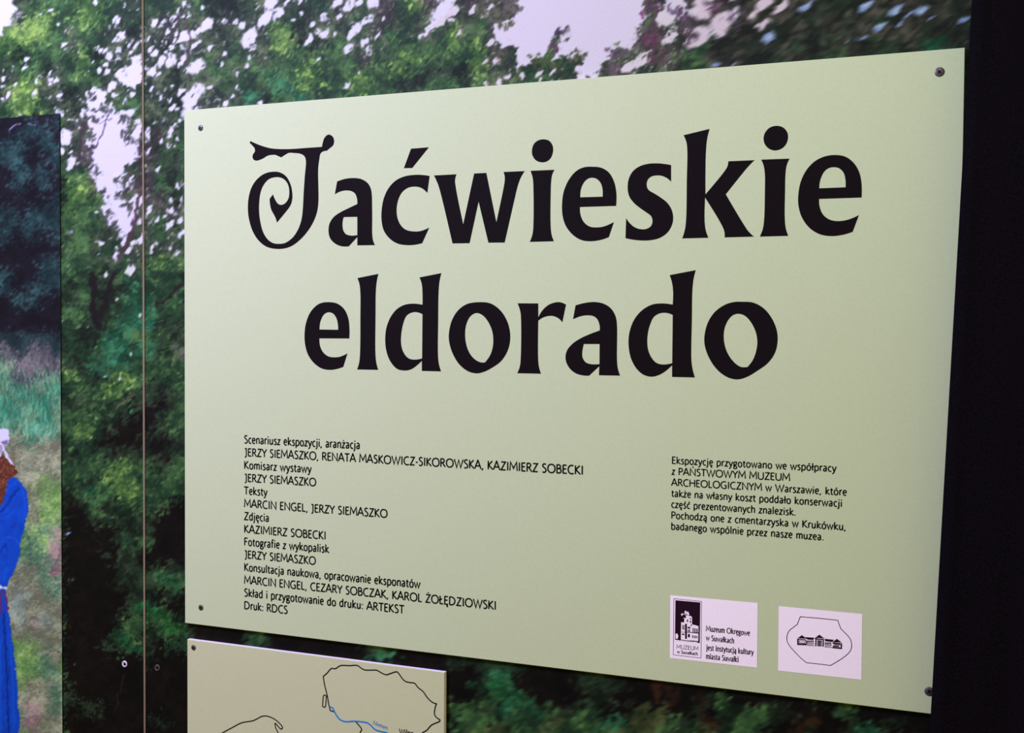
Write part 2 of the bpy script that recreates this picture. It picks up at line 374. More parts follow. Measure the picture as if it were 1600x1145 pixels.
    for x, y, r in ((201, 424, 5), (164, 428, 3), (183.5, 467.6, 2), (221, 492, 2.4), (136, 511, 1.6), (162, 588, 2), (187, 590, 2.4), (204, 551, 2.2)): stamp(cv, x, y, r, 1.3, 45, (214, 214, 226))
    for x, y, c in ((98, 501, (130, 150, 120)), (149, 541, (70, 160, 90)), (206, 641, (40, 150, 100)), (150, 652, (130, 160, 110)), (119, 677, (140, 160, 80)), (106, 834, (150, 180, 250))): stamp(cv, x, y, 2.2, 1.4, 30, c)
    B4 = '160,150;30x56 30,30;20x20 15,95;12x16 52,90;10x26 95,200;18x60 25,220;22x48 100,270;18x46 100,400;36x60 90,560;48x80 15,370;12x30 180,525;14x26 325,575;12x18 285,608;16x22 475,612;12x20 345,520;10x16 345,440 280,325;12x24 405,392;11x18 195,285;14x26 270,130;16x26 340,135;14x18 375,150;20x26 415,220;40x68 510,110;26x70 545,20;26x52 440,285;16x24 600,85;18x34 685,120;12x14 720,80 855,100;18x40 865,205;22x32 825,185;18x26 765,235;18x44 790,150;14x24 950,95;15x22 930,205;12x20 940,20;22x48 1010,30;28x54 1075,15;22x28 1160,15;22x44 1120,120;24x56 1050,180;26x72 1010,210;16x30 1010,285;22x44 1100,255;20x34 1125,305;20x34 1180,215;10x40 995,510;18x28 1075,437;9x12 1570,60;44x110 1500,160;20x70 1440,210;10x24 640,20;14x34 720,10;14x30 1210,120;12x14 825,345;9x16 145,45 255,385;12x14 420,345;10x16 15,540;14x22'
    blobs(cv, B4, (280, 0), 3.81, 48)
    B5 = '110,60;26x44 225,55;20x44 310,70;26x56 95,120;14x20 35,130;26x60 150,195;16x20 370,370;18x30 380,490;20x26 300,365;10x18 355,320 235,470;8x10 300,495;10x16 340,250;16x36 1390,220;30x56 1380,90;50x90 1480,90;20x60 1550,250;14x50 1240,350;36x70 1150,400;24x56 1500,190;20x40 1320,40;16x20 520,450;14x20 620,440;14x34 700,430;12x40 630,475;9x16 1560,60;30x60 1430,30;30x50 430,450;14x24'
    blobs(cv, B5, (680, 0), 3.81, 42, col=(219, 206, 234))
    B6 = '30,180;40x76 150,110;44x70 60,60;34x50 200,80;18x34 320,120;10x20 355,115;16x30 295,70;14x24 350,20;28x52 430,30;16x56 40,20;30x30 110,40;16x40'
    blobs(cv, B6, (1080, 0), 3.077, 38, col=(216, 196, 228))
    B7 = '370,185;24x38 550,30;15x50 840,30;17x50 915,125;13x48 980,50;15x54 1105,45;18x38 830,180;8x66 1310,95;13x40 120,310;10x32 200,315;6x24 1005,115;7x22 1150,90;7x24 1050,70;9x40 750,195;5x26'
    blobs(cv, B7, (1080, 0), 3.077, 30, col=(132, 150, 212))
    blobs(cv, '915,122;6x28 845,25;7x28 985,48;7x28 375,180;10x20 1108,45;9x20 560,22;6x24', (1080, 0), 3.077, 30, col=(176, 194, 240))
    specks(cv, g, 900, (0, 0, 300, 420), SKY); specks(cv, g, 900, (290, 0, 1080, 170), (206, 196, 226))
    for _ in range(700):   # dark leaf tips in and around the gaps
        x, y = random.choice(((random.uniform(95, 292), random.uniform(0, 420)), (random.uniform(290, 720), random.uniform(0, 170))))
        if g[min(max(int(y//20), 0), 57)][int(x//20)] in 'HNDG': stamp(cv, x, y, random.uniform(1, 2.2), 2.4, 48+random.gauss(0, 20), random.choice(((44, 54, 46), (70, 66, 74), (52, 74, 52))), .8)
    # leafy sprigs over the open sky
    for cx_, cy_, n, sp, c in ((870, 55, 14, 9, (78, 70, 92)), (876, 50, 10, 7, (70, 60, 84)), (864, 74, 8, 6, (90, 60, 84)), (846, 98, 34, 16, (76, 86, 58)), (900, 90, 22, 12, (80, 82, 62)), (965, 82, 22, 9, (92, 74, 100)),
                             (955, 108, 34, 13, (96, 80, 96)), (1018, 10, 22, 9, (84, 60, 84)), (1004, 22, 7, 4, (120, 60, 110)), (1024, 55, 34, 14, (88, 66, 80)), (1030, 88, 46, 16, (80, 66, 72)), (1012, 64, 20, 10, (100, 60, 90)),
                             (800, 15, 30, 10, (92, 88, 92)), (784, 30, 34, 14, (84, 88, 70)), (755, 16, 30, 12, (84, 84, 76)), (778, 84, 30, 13, (88, 80, 78)), (1068, 30, 26, 14, (86, 62, 92)), (1075, 55, 24, 12, (80, 60, 80)), (1050, 18, 14, 8, (100, 84, 120)),
                             (1120, 10, 22, 14, (92, 60, 90)), (1150, 30, 20, 14, (92, 74, 100))):
        for _ in range(n):
            k = random.uniform(.75, 1.25)
            stamp(cv, cx_+random.gauss(0, sp*.6), cy_+random.gauss(0, sp*.5), random.uniform(1.4, 2.8), 2.2, 45+random.gauss(0, 22), [min(255, v*k) for v in c], .85)
    pr = (74, 50, 66)
    streak(cv, poly('355,-40 330,80 270,200 215,300', (90, 180), 4.405), 1.6, (92, 80, 110))
    streak(cv, poly('285,55 375,35', (90, 180), 4.405), 1.0, (92, 80, 110))
    streak(cv, poly('550,560 540,700 490,850 420,1000', (90, 180), 4.405), 3.0, pr, .7)
    streak(cv, poly('700,90 640,260', (90, 180), 4.405), 3.2, (50, 44, 48), .8)
    streak(cv, poly('190,60 160,180 150,300', (90, 180), 4.405), 3.4, (62, 54, 62), .8)
    streak(cv, poly('240,30 250,330 280,400', (90, 420), 4.405), 5.5, (26, 20, 26), .75)
    streak(cv, poly('390,20 340,200 290,330', (90, 420), 4.405), 4.5, (28, 22, 26), .75)
    streak(cv, poly('860,100 760,190 690,260', (90, 420), 4.405), 3.0, (36, 30, 32), .7)
    streak(cv, poly('400,970 460,920 530,870', (90, 420), 4.405), 1.3, (112, 98, 84), .8)
    streak(cv, poly('805,595 785,670', (90, 420), 4.405), 1.6, (110, 120, 84), .8)
    streak(cv, poly('905,420 850,600', (90, 180), 4.405), 1.8, (92, 66, 84), .6)
    streak(cv, [(292, 30), (296, 70), (290, 100)], 2.2, (84, 66, 76), .6)
    streak(cv, [(1027, 0), (1022, 60), (1020, 100)], 1.8, (92, 56, 88), .8)
    streak(cv, [(195, 878), (202, 893)], 0.9, (84, 76, 72), .8)
    streak(cv, [(128, 825), (160, 852)], 0.6, (60, 56, 54), .7)
    streak(cv, [(252, 1047), (272, 1085)], 0.6, (50, 46, 44), .6)
    streak(cv, [(193, 1055), (180, 1110)], 1.2, (50, 44, 34), .6)
    streak(cv, [(1027, 1064), (1025, 1094)], 8, (70, 38, 26), .5)
    streak(cv, [(1096, 1088), (1098, 1145)], 8, (52, 36, 24), .3)
    # oak sprays reaching over the dark hollow below
    for cx_, cy_, w, h, n, c in ((275, 910, 18, 12, 30, (34, 74, 50)), (262, 900, 14, 8, 16, (40, 84, 60)), (228, 948, 14, 10, 30, (34, 96, 58)), (245, 960, 16, 8, 24, (30, 80, 46)), (268, 980, 18, 14, 50, (38, 84, 44)),
                             (190, 1000, 22, 9, 34, (28, 66, 44)), (205, 1012, 12, 6, 12, (24, 70, 46)), (200, 840, 24, 12, 26, (36, 62, 46)), (165, 866, 8, 8, 8, (44, 56, 46)), (778, 1072, 20, 14, 50, (30, 82, 50)), (790, 1062, 12, 14, 30, (40, 86, 58)), (805, 1096, 20, 10, 30, (32, 84, 54)), (735, 1072, 10, 5, 10, (28, 62, 46))):
        for _ in range(n):
            k = random.uniform(.6, 1.45)
            stamp(cv, cx_+random.gauss(0, w*.5), cy_+random.gauss(0, h*.5), random.uniform(1.5, 3.4), 1.6, random.uniform(-20, 60), [v*k for v in c], .8)
    return finish(cv, 2.2, ((-400, 1080, -140, 240, 4, 45), (1080, 1600, -140, 240, 9, 28), (-400, 1600, 240, 960, 2, 35), (290, 1600, 960, 1280, 7, 20)))
def finish(cv, amp, blur):
    """break up the outlines and drag the print softly along the wind, as the enlarged picture shows it"""
    h, w = cv.shape[:2]
    dx = (vnoise(21, 5, w, h)-.5)*2*amp+(vnoise(23, 13, w, h)-.5)*2*amp; dy = (vnoise(22, 5, w, h)-.5)*2*amp+(vnoise(24, 13, w, h)-.5)*2*amp
    yy, xx = np.mgrid[0:h, 0:w]
    cv = cv[np.clip((yy+dy+.5).astype(int), 0, h-1), np.clip((xx+dx+.5).astype(int), 0, w-1)]
    for (x0, x1, y0, y1, L, a) in blur:
        x0, x1, y0, y1 = x0+MG, x1+MG, y0+MG, y1+MG; acc = 0; n = 0; src = cv
        for t in np.linspace(-L/2, L/2, max(int(L), 3)):
            sx = int(round(t*math.cos(math.radians(a)))); sy = -int(round(t*math.sin(math.radians(a))))
            acc = acc+np.roll(np.roll(src, sy, 0), sx, 1)[y0:y1, x0:x1]; n += 1
        cv[y0:y1, x0:x1] = acc/n
    return cv
def specks(cv, g, n, region, col):
    x0, y0, x1, y1 = region
    for _ in range(n):
        x = random.uniform(x0, x1); y = random.uniform(y0, y1)
        if g[min(max(int(y//20), 0), 57)][min(max(int(x//20), 0), 79)] not in 'HN': continue
        k = random.uniform(.65, 1)
        stamp(cv, x, y, random.uniform(.8, 2.1), 1.8, 45+random.gauss(0, 15), [v*k for v in col], .8)
def paint_meadow():
    cv = np.zeros((CHt, CWd, 3)); cv[:] = (30, 30, 38)
    g = grid_wom()
    def style(x, y, ch):
        if ch in 'qgv' and y < 690: return 2.6, 80
        return (1.7, 25) if y > 690 else (1.5, 20)
    foliage(cv, g, ((14, 20, 2.2, 4), (6, 9, 1.8, 5), (2.4, 4, 1.6, 6), (1.3, 2.0, 1.2, 7)), (-400, 60, 150, 1290), style)
    streak(cv, [(14, 204), (25, 194), (33, 192)], .8, (150, 130, 170)); streak(cv, [(42, 191), (48, 194), (56, 195)], .8, (150, 130, 170))
    for _ in range(660):   # blades of grass
        x = random.uniform(-300, 95); y = random.uniform(590, 690); k = random.uniform(.8, 1.3)
        streak(cv, [(x, y), (x+random.uniform(-4, 4), y-random.uniform(8, 22))], .7, [v*k for v in (96, 150, 122)], .45)
    for _ in range(1800):   # matted dry stems in the meadow
        x = random.uniform(-300, 97); y = random.uniform(690, 1145); k = random.uniform(.6, 1.35); a = random.uniform(-.6, 1.2)
        streak(cv, [(x, y), (x+8*math.cos(a), y-8*math.sin(a))], .6, [v*k for v in (150, 152, 126)], .4)
    for x, y in ((88, 833), (84, 855), (50, 970), (62, 1105), (52, 1112), (80, 862)):
        for _ in range(8): stamp(cv, x+random.gauss(0, 5), y+random.gauss(0, 5), 3, 1.2, 20, (164, 134, 136), .5)
    # the figure in a blue dress, cut by the board's left part
    o = (0, 650); s = 4.58
    dress = [(-54, 745), (-66, 755), (-78, 772), (-86, 800), (-84, 830), (-70, 868), (-60, 905), (-58, 925), (-66, 1010), (-74, 1112), (-80, 1300), (34, 1300), (30, 1145), (29, 1112), (26, 1059), (21, 1010), (15.7, 972), (10, 940), (9, 921), (12, 913), (21, 895), (31, 868), (33, 839), (40, 815), (44.7, 794), (44.5, 783), (42, 766), (33, 755), (22, 745), (14, 746), (8, 760), (-10, 770)]
    pip(cv, dress, (10, 64, 178), rag=.5)
    n3 = vnoise(11, 9, CWd, CHt)
    for _ in range(1400):
        x = random.uniform(-80, 44); y = random.uniform(746, 1145)
        edge = 26+(y-746)*.5 if y < 782 else 44 if y < 800 else 44-(y-800)*.28 if y < 925 else 10+(y-925)*.09
        if x > edge-3 or x < -40-edge or (y < 760 and x < 14): continue
        t = n3[int(y)+MG, int(x)+MG]
        stamp(cv, x, y, 2.6, 2.6, 62 if y < 920 else 84, (4+20*t, 40+50*t, 138+80*t), .35)
    for pts, c in (([(30, 762), (16, 782), (0, 800)], (6, 40, 130)), ([(0, 862), (8, 850), (12, 858)], (8, 46, 140)), ([(12, 840), (24, 842), (30, 852)], (18, 78, 200)), ([(36, 765), (40, 786), (36, 815)], (16, 74, 196)),
                   ([(0, 812), (14, 806), (24, 796)], (16, 74, 192)), ([(6, 960), (10, 1040), (14, 1145)], (5, 36, 128)), ([(14, 985), (20, 1060), (22, 1140)], (14, 74, 196)), ([(0, 1000), (2, 1145)], (16, 76, 196))):
        streak(cv, pts, 2.0, c, .6)
    hair = poly('-200,300 -120,270 0,280 40,290 80,340 105,370 118,420 90,436 66,445 50,470 45,520 32,590 -20,640 -90,650 -170,600 -215,520 -225,420', o, s)
    pip(cv, hair, (92, 46, 38), rag=1.4)
    for _ in range(600):
        x = random.uniform(-46, 22); y = random.uniform(716, 780)
        if x > 24-(y-735)*.45 or (y > 745 and x > 11): continue
        stamp(cv, x, y, 1.1, 3, 60+random.gauss(0, 30), random.choice(((140, 76, 52), (70, 28, 24), (170, 100, 70), (110, 50, 38))), .7)
    pip(cv, poly('-170,110 -110,84 -40,80 0,86 35,90 60,105 68,150 62,190 40,208 20,205 30,235 70,300 103,362 75,340 45,300 22,240 0,290 -70,310 -150,300 -195,260 -205,190', o, s), (206, 196, 226))
    pip(cv, poly('5,180 30,172 60,185 50,200 20,202', o, s), (120, 100, 140))
    pip(cv, poly('0,200 14,210 10,270 0,285', o, s), (150, 130, 168))
    streak(cv, [(8, 690), (13, 688)], 2.2, (122, 104, 142), .5)
    streak(cv, [(-20, 915), (0, 917), (9, 918)], 2.6, (200, 200, 220)); streak(cv, [(3, 922), (9, 932), (12, 952)], 1.3, (150, 20, 30)); streak(cv, [(0, 925), (2, 960)], 1.2, (140, 20, 34))
    return finish(cv, 1.1, ((-140, 100, 150, 560, 3, 35),))
GAIN = np.array([0.76, 0.81, 0.54])     # pigment strength of the print
def printed(name, cv, xs, zs, y0, y1, hide=None, parent=None, gain=GAIN, core=None, label=None):
    """a board whose front carries the painted print: rectilinear mesh with a colour per vertex, plus its edges and back"""
    X, Z = np.meshgrid(xs, zs); nz, nx = X.shape
    idx = np.arange(nz*nx).reshape(nz, nx)
    q = np.stack([idx[:-1, :-1], idx[:-1, 1:], idx[1:, 1:], idx[1:, :-1]], -1)
    keep = np.ones(q.shape[:2], bool)
    if hide:
        hx0, hx1, hz0, hz1 = hide
        keep &= ~((X[:-1, :-1] > hx0) & (X[1:, 1:] < hx1) & (Z[:-1, :-1] > hz0) & (Z[1:, 1:] < hz1))
    q = q[keep]
    used = np.unique(q); remap = np.full(nz*nx, -1); remap[used] = np.arange(len(used)); q = remap[q]
    vx = X.ravel()[used]; vz = Z.ravel()[used]; n = len(used)
    px, py = pix(vx, vz, y0)
    fx = np.clip(px+MG, 0, CWd-1.001); fy = np.clip(py+MG, 0, CHt-1.001); ix = fx.astype(int); iy = fy.astype(int); fx = (fx-ix)[:, None]; fy = (fy-iy)[:, None]
    c = (cv[iy, ix]*(1-fx)+cv[iy, np.minimum(ix+1, CWd-1)]*fx)*(1-fy)+(cv[np.minimum(iy+1, CHt-1), ix]*(1-fx)+cv[np.minimum(iy+1, CHt-1), np.minimum(ix+1, CWd-1)]*fx)*fy
    c = s2l(np.clip(c, 0, 255))*gain
    x0, x1, z0, z1 = xs[0], xs[-1], zs[0], zs[-1]
    ev = np.array([(x0, y0, z0), (x1, y0, z0), (x1, y0, z1), (x0, y0, z1), (x0, y1, z0), (x1, y1, z0), (x1, y1, z1), (x0, y1, z1)])
    eq = np.array([(0, 4, 5, 1), (1, 5, 6, 2), (2, 6, 7, 3), (3, 7, 4, 0), (4, 7, 6, 5)])
    extra = []; ex = []
    if hide:
        hx = xs[(xs > hx0) & (xs < hx1)]; hz = zs[(zs > hz0) & (zs < hz1)]
        ex = [(hx[0], y0, hz[0]), (hx[-1], y0, hz[0]), (hx[-1], y0, hz[-1]), (hx[0], y0, hz[-1])]; extra = [(n+8, n+9, n+10, n+11)]
    V = np.concatenate([np.stack([vx, np.full(n, y0), vz], 1), ev]+([np.array(ex)] if ex else []))
    Q = np.concatenate([q, eq+n]+([np.array(extra)] if extra else [])).astype(np.int32)
    me = bpy.data.meshes.new(name)
    me.vertices.add(len(V)); me.vertices.foreach_set('co', V.astype(np.float32).ravel())
    me.loops.add(len(Q)*4); me.loops.foreach_set('vertex_index', Q.ravel())
    me.polygons.add(len(Q)); me.polygons.foreach_set('loop_start', np.arange(len(Q), dtype=np.int32)*4)
    mi = np.zeros(len(Q), np.int32); mi[len(q):len(q)+5] = 1
    me.materials.append(M['mural']); me.materials.append(M[core or 'core'])
    me.polygons.foreach_set('material_index', mi)
    me.update(calc_edges=True); me.validate()
    a = me.color_attributes.new('print', 'FLOAT_COLOR', 'POINT')
    cc = np.zeros((len(V), 4), np.float32); cc[:, 3] = 1; cc[:n, :3] = c; cc[n:, :3] = 0.02
    a.data.foreach_set('color', cc.ravel())
    return link(name, me, parent, None, label)
def lines(segs):
    out = []
    for a, b, st in segs:
        n = max(int(round((b-a)/st)), 1); out += list(np.linspace(a, b, n, endpoint=False))
    out.append(segs[-1][1]); return np.array(out)

forest = paint_forest()
ztl = max(at(0, -40)[1], at(300, -40)[1])+.01; zt = max(ztl, at(1500, -40)[1]); zbl = at(0, 1175)[1]
XSEAM = 0.5*(at(224.5, 300)[0]+at(227.5, 900)[0])
XL = at(-60, 572)[0]
mural = link('forest_mural', None, label='wall-sized forest photo mural of tall joined panels behind the boards', cat='mural')
mural.empty_display_size = 0.1; mural.location = (0, 0, 0)
TH = 0.012
zl = lines([(0.0, 0.75, .03), (0.75, zbl, .006), (zbl, ztl, .00135), (ztl, ztl+.2, .006), (ztl+.2, 2.5, .03)])
printed('panel', forest, lines([(XSEAM-1.0, XL-.30, .03), (XL-.30, XL, .004), (XL, XSEAM, .00135)]), zl, -0.0038, TH, parent=mural, core='seam', label='mural panel left of the thin pale seam', hide=(-9, XSEAM-.17, .3, at(50, 200)[1]))
zr = lines([(0.0, 0.75, .03), (0.75, zbl, .006), (zbl, Z0+.004, .0018), (Z0+.004, Z0+H-.004, .0014), (Z0+H-.004, zt+.01, .0014), (zt+.01, zt+.2, .006), (zt+.2, 2.5, .03)])
printed('panel', forest, lines([(XSEAM, 0.004, .00135), (0.004, 1.06, .0014), (1.06, XSEAM+1.25, .01)]), zr, 0.0, TH, parent=mural, label='mural panel right of the seam behind the green boards', hide=(0.003, 0.995, Z0+.003, Z0+H-.003))
del forest
meadow = paint_meadow()
xr = at(95, 660, -0.0058)[0]; ztop = at(50, 181, -0.0058)[1]
pb = link('photo_board', None, label='photo board at the left edge showing a woman in a blue dress', cat='photo board')
printed('panel', meadow, lines([(XL-.42, XL, .004), (XL, xr, .00135)]), lines([(0.35, zbl, .02), (zbl, ztop, .0014)]), -0.0058, -0.0039, parent=pb, core='edge', gain=np.array([.98, 1.06, .86]))
del meadow

# the room behind and below
wm = mesh('wall_back', [(-2.4, TH+.001, 0), (2.6, TH+.001, 0), (2.6, TH+.001, 3.0), (-2.4, TH+.001, 3.0), (-2.4, .12, 0), (2.6, .12, 0), (2.6, .12, 3.0), (-2.4, .12, 3.0)],
          [(0, 1, 2, 3), (7, 6, 5, 4), (0, 4, 5, 1), (1, 5, 6, 2), (2, 6, 7, 3), (3, 7, 4, 0)])
link('wall_back', wm, None, M['wall'], kind='structure')
fm = mesh('floor', [(-2.4, -3.2, 0), (2.6, -3.2, 0), (2.6, .12, 0), (-2.4, .12, 0), (-2.4, -3.2, -.1), (2.6, -3.2, -.1), (2.6, .12, -.1), (-2.4, .12, -.1)],
          [(0, 1, 2, 3), (7, 6, 5, 4), (0, 4, 5, 1), (1, 5, 6, 2), (2, 6, 7, 3), (3, 7, 4, 0)])
link('floor', fm, None, M['floor'], kind='structure')

# black cloth hanging over the board's right end
def curtain():
    nu, nv = 60, 90; yc = -0.050
    (xa, za), (xb, zb) = [tuple(map(float, at(*p, yc))) for p in ((1518.5, 0), (1452.5, 1145))]
    V = []; Fc = []
    for j in range(nv+1):
        z = 0.003+(2.62-0.003)*j/nv
        xl = xb+(xa-xb)*(z-zb)/(za-zb)
        if z > za: xl = xa+(xa-xb)/(za-zb)*(z-za)*.5
        if z < zb: xl = xb+(xa-xb)/(za-zb)*(z-zb)*.5
        for i in range(nu+1):
            u = i/nu; x = xl+(1.75-xl)*u
            fold = 0.012*math.sin(u*31+math.sin(z*1.3)*.8)*min(1, u*6)+0.006*math.sin(u*67+z*.7)*min(1, u*6)
            V.append((x, yc+fold, z))
    n = len(V)
    V += [(x+(.002 if k % (nu+1) == 0 else 0), y+.004, z) for k, (x, y, z) in enumerate(V)]
    R = nu+1
    for j in range(nv):
        for i in range(nu):
            a = j*R+i; Fc += [(a, a+1, a+R+1, a+R), (n+a, n+a+R, n+a+R+1, n+a+1)]
        a = j*R; Fc.append((a, a+R, n+a+R, n+a)); a = j*R+nu; Fc.append((a, n+a, n+a+R, a+R))
    for i in range(nu):
        Fc += [(i, n+i, n+i+1, i+1), (nv*R+i, nv*R+i+1, n+nv*R+i+1, n+nv*R+i)]
    me = mesh('curtain', V, Fc); me.polygons.foreach_set('use_smooth', [True]*len(me.polygons))
    link('curtain', me, None, M['cloth'], 'matt black cloth hanging over the right end of the green title board', 'curtain')
curtain()

# ------------------------------------------------------------------ screws
def screw(parent, x, z, r, m, y=YF, rot=0.0, ring=False):
    V = []; Fc = []; n = 28
    prof = [(1.0, 0.0), (1.0, .00035), (.93, .0007), (.55, .0010), (.0, .0011)] if not ring else [(1.0, 0), (1.0, .0006), (.86, .0012), (.66, .0010), (.52, .0004), (0, .00035)]
    for k, (f, h) in enumerate(prof[:-1]):
        for i in range(n): a = 2*math.pi*i/n; V.append((x+r*f*math.cos(a), y-h, z+r*f*math.sin(a)))
    V.append((x, y-prof[-1][1], z)); c = len(V)-1
    for k in range(len(prof)-2):
        for i in range(n): j = (i+1) % n; Fc.append((k*n+i, k*n+j, (k+1)*n+j, (k+1)*n+i))
    k = len(prof)-2
    for i in range(n): Fc.append((k*n+i, k*n+(i+1) % n, c))
    me = mesh('screw', V, Fc); me.polygons.foreach_set('use_smooth', [True]*len(me.polygons))
    o = link('screw', me, parent, m)
    q = Print(); L = r*.52; w = r*.26; h = y-(.0012 if not ring else .0006)
    if ring:
        q.poly([[(x+.5*r*math.cos(t*.4)+.05*r, z+.45*r*math.sin(t*.4)-.12*r) for t in range(16)]])
    else:
        for a in (rot, rot+math.pi/2):
            d = np.array([math.cos(a), math.sin(a)])*L
            q.ribbon([np.array([x, z])-d, np.array([x, z])+d], w)
    q.build('recess', h, M['hole'], o)
    return o

# ------------------------------------------------------------------ the green title board
board = link('title_board', None, label='large pale green board titled Jaćwieskie eldorado, screwed to the mural', cat='information board')
link('panel', slab('panel', 0, W, YF, -0.0001, Z0, Z0+H), board, [M['green'], M['core']])
for (px_, py_, rr, a) in ((313.5, 200, .0040, .5), (1468, 112.5, .0050, .75), (314, 949, .0040, .3), (1452, 1080, .0050, .4)):
    x_, z_ = at(px_, py_, YF); screw(board, float(x_), float(z_), rr, M['screw'], rot=a)

G1, G2, G3, G4 = (370, 180), (660, 180), (960, 180), (1140, 180)
E1, E2, E3 = (460, 400), (700, 400), (940, 400); S5 = 4.978
TITLE1 = [
 (G1, ["105,200* 160,225 210,243 265,257 340,263 430,262 540,254 662,246* 668,215 682,175 712,150 745,165 757,200 748,235 725,255 700,276* 668,283 650,300 642,340 634,400 632,450 634,550 634,680 622,760 590,840 545,910 490,970 430,1015 370,1036 300,1039 230,1022 170,975 125,905 95,810 86,730 92,640 115,560 155,500 210,457 270,440 330,443 380,472 415,530 431,600 430,660 415,705 370,765 312,835* 300,795 268,735 258,690 255,650* 281,615* 300,660 320,688 345,697 375,685 400,650 408,600 400,545 375,505 340,485 300,482 250,497 210,540 185,600 174,680 174,760 185,840 205,910 240,965 280,993 325,1000 375,993 430,955 470,900 495,840 508,780 515,700 520,600 528,480 537,350 525,318 495,300 450,294 405,293 380,305 345,328* 300,308* 245,313 200,338 155,353 130,345 122,320 128,300 140,283 138,258 120,235 100,215*"]),
 (G1, ["780,515* 840,495 910,488 970,497 1015,525 1040,565 1050,620 1052,700 1053,800 1053,920 1060,975 1075,1010* 937,1012* 937,948* 870,1020* 810,1018 760,995 725,955 713,900 722,840 755,790 810,752 870,722 937,690* 935,650 920,610 890,590 850,585 805,593 762,615*", "832,792* 937,790* 937,932* 890,936 850,925 828,895 822,850 826,810"]),
 (G1, ["1500,472* 1482,605* 1450,575 1420,560 1380,555 1330,565 1285,600 1255,660 1243,730 1250,800 1275,855 1315,890 1370,903 1430,900 1497,873* 1442,995* 1380,1008 1320,1010 1250,998 1190,960 1145,900 1127,830 1126,740 1145,640 1185,560 1240,505 1310,474 1390,463 1450,465"]),
 (G1, ["1355,260* 1494,249* 1365,410* 1299,412*"]),
 (G2, ["90,468* 265,459* 254,500 257,545 317,848* 402,453* 497,448* 575,832* 632,560 640,510 640,475 631,441* 796,434* 765,485 740,555 722,630 640,990* 513,991* 437,672* 367,995* 234,997* 140,600 122,540 105,500"]),
 (G2, ["940,187 985,198 1012,235 1016,280 1000,330 970,358 930,366 885,352 857,315 852,270 868,222 900,196"]),
 (G2, ["841,432* 1028,424* 1010,460 1001,520 998,600 997,850 1005,930 1023,980* 835,985* 856,925 863,850 863,560 858,490"]),
 (G2, ["1320,400 1390,408 1450,445 1490,515 1508,600 1507,705* 1225,714* 1230,775 1255,830 1300,865 1350,872 1410,865 1490,830* 1450,948* 1385,970 1305,980 1235,970 1170,930 1115,860 1090,780 1086,690 1100,590 1140,500 1195,435 1255,405", "1228,638* 1232,580 1255,525 1285,495 1320,486 1355,495 1385,525 1400,570 1402,633*"]),
 (G3, ["441,387* 441,517* 410,490 370,472 330,468 285,478 258,505 251,545 265,580 310,608 360,640 410,680 445,735 457,800 445,860 410,915 350,955 280,972 210,974 140,967 86,956* 91,800* 120,840 160,872 205,886 250,883 285,860 296,820 285,785 250,757 200,722 150,680 115,630 103,570 110,500 140,440 190,400 260,378 340,374 400,380"]),
 (G3, ["538,155* 740,106* 722,180 712,280 708,450 708,615* 860,430 880,395 886,358* 1090,349* 1040,400 990,460 866,615* 1000,840 1040,900 1085,944* 857,950* 855,905 835,855 705,640* 702,830 712,900 731,953* 527,958* 548,890 558,800 563,500 567,280 560,210"]),
 (G3, ["1265,82 1315,97 1345,135 1350,180 1335,225 1300,260 1250,274 1205,262 1170,225 1160,180 1172,135 1210,95"]),
 (G3, ["1141,345* 1362,337* 1340,390 1331,450 1327,600 1325,800 1333,880 1352,938* 1131,944* 1155,880 1165,800 1170,600 1170,460 1160,390"]),
 (G4, ["825,309 900,322 960,365 1005,435 1025,520 1027,640* 696,651* 700,710 725,770 775,810 840,823 920,812 1006,776* 957,907* 880,930 790,940 700,925 620,875 560,790 535,700 534,620 552,520 595,430 660,360 740,320", "697,568* 705,505 735,440 770,412 810,404 850,412 885,445 900,495 902,560*"]),
]
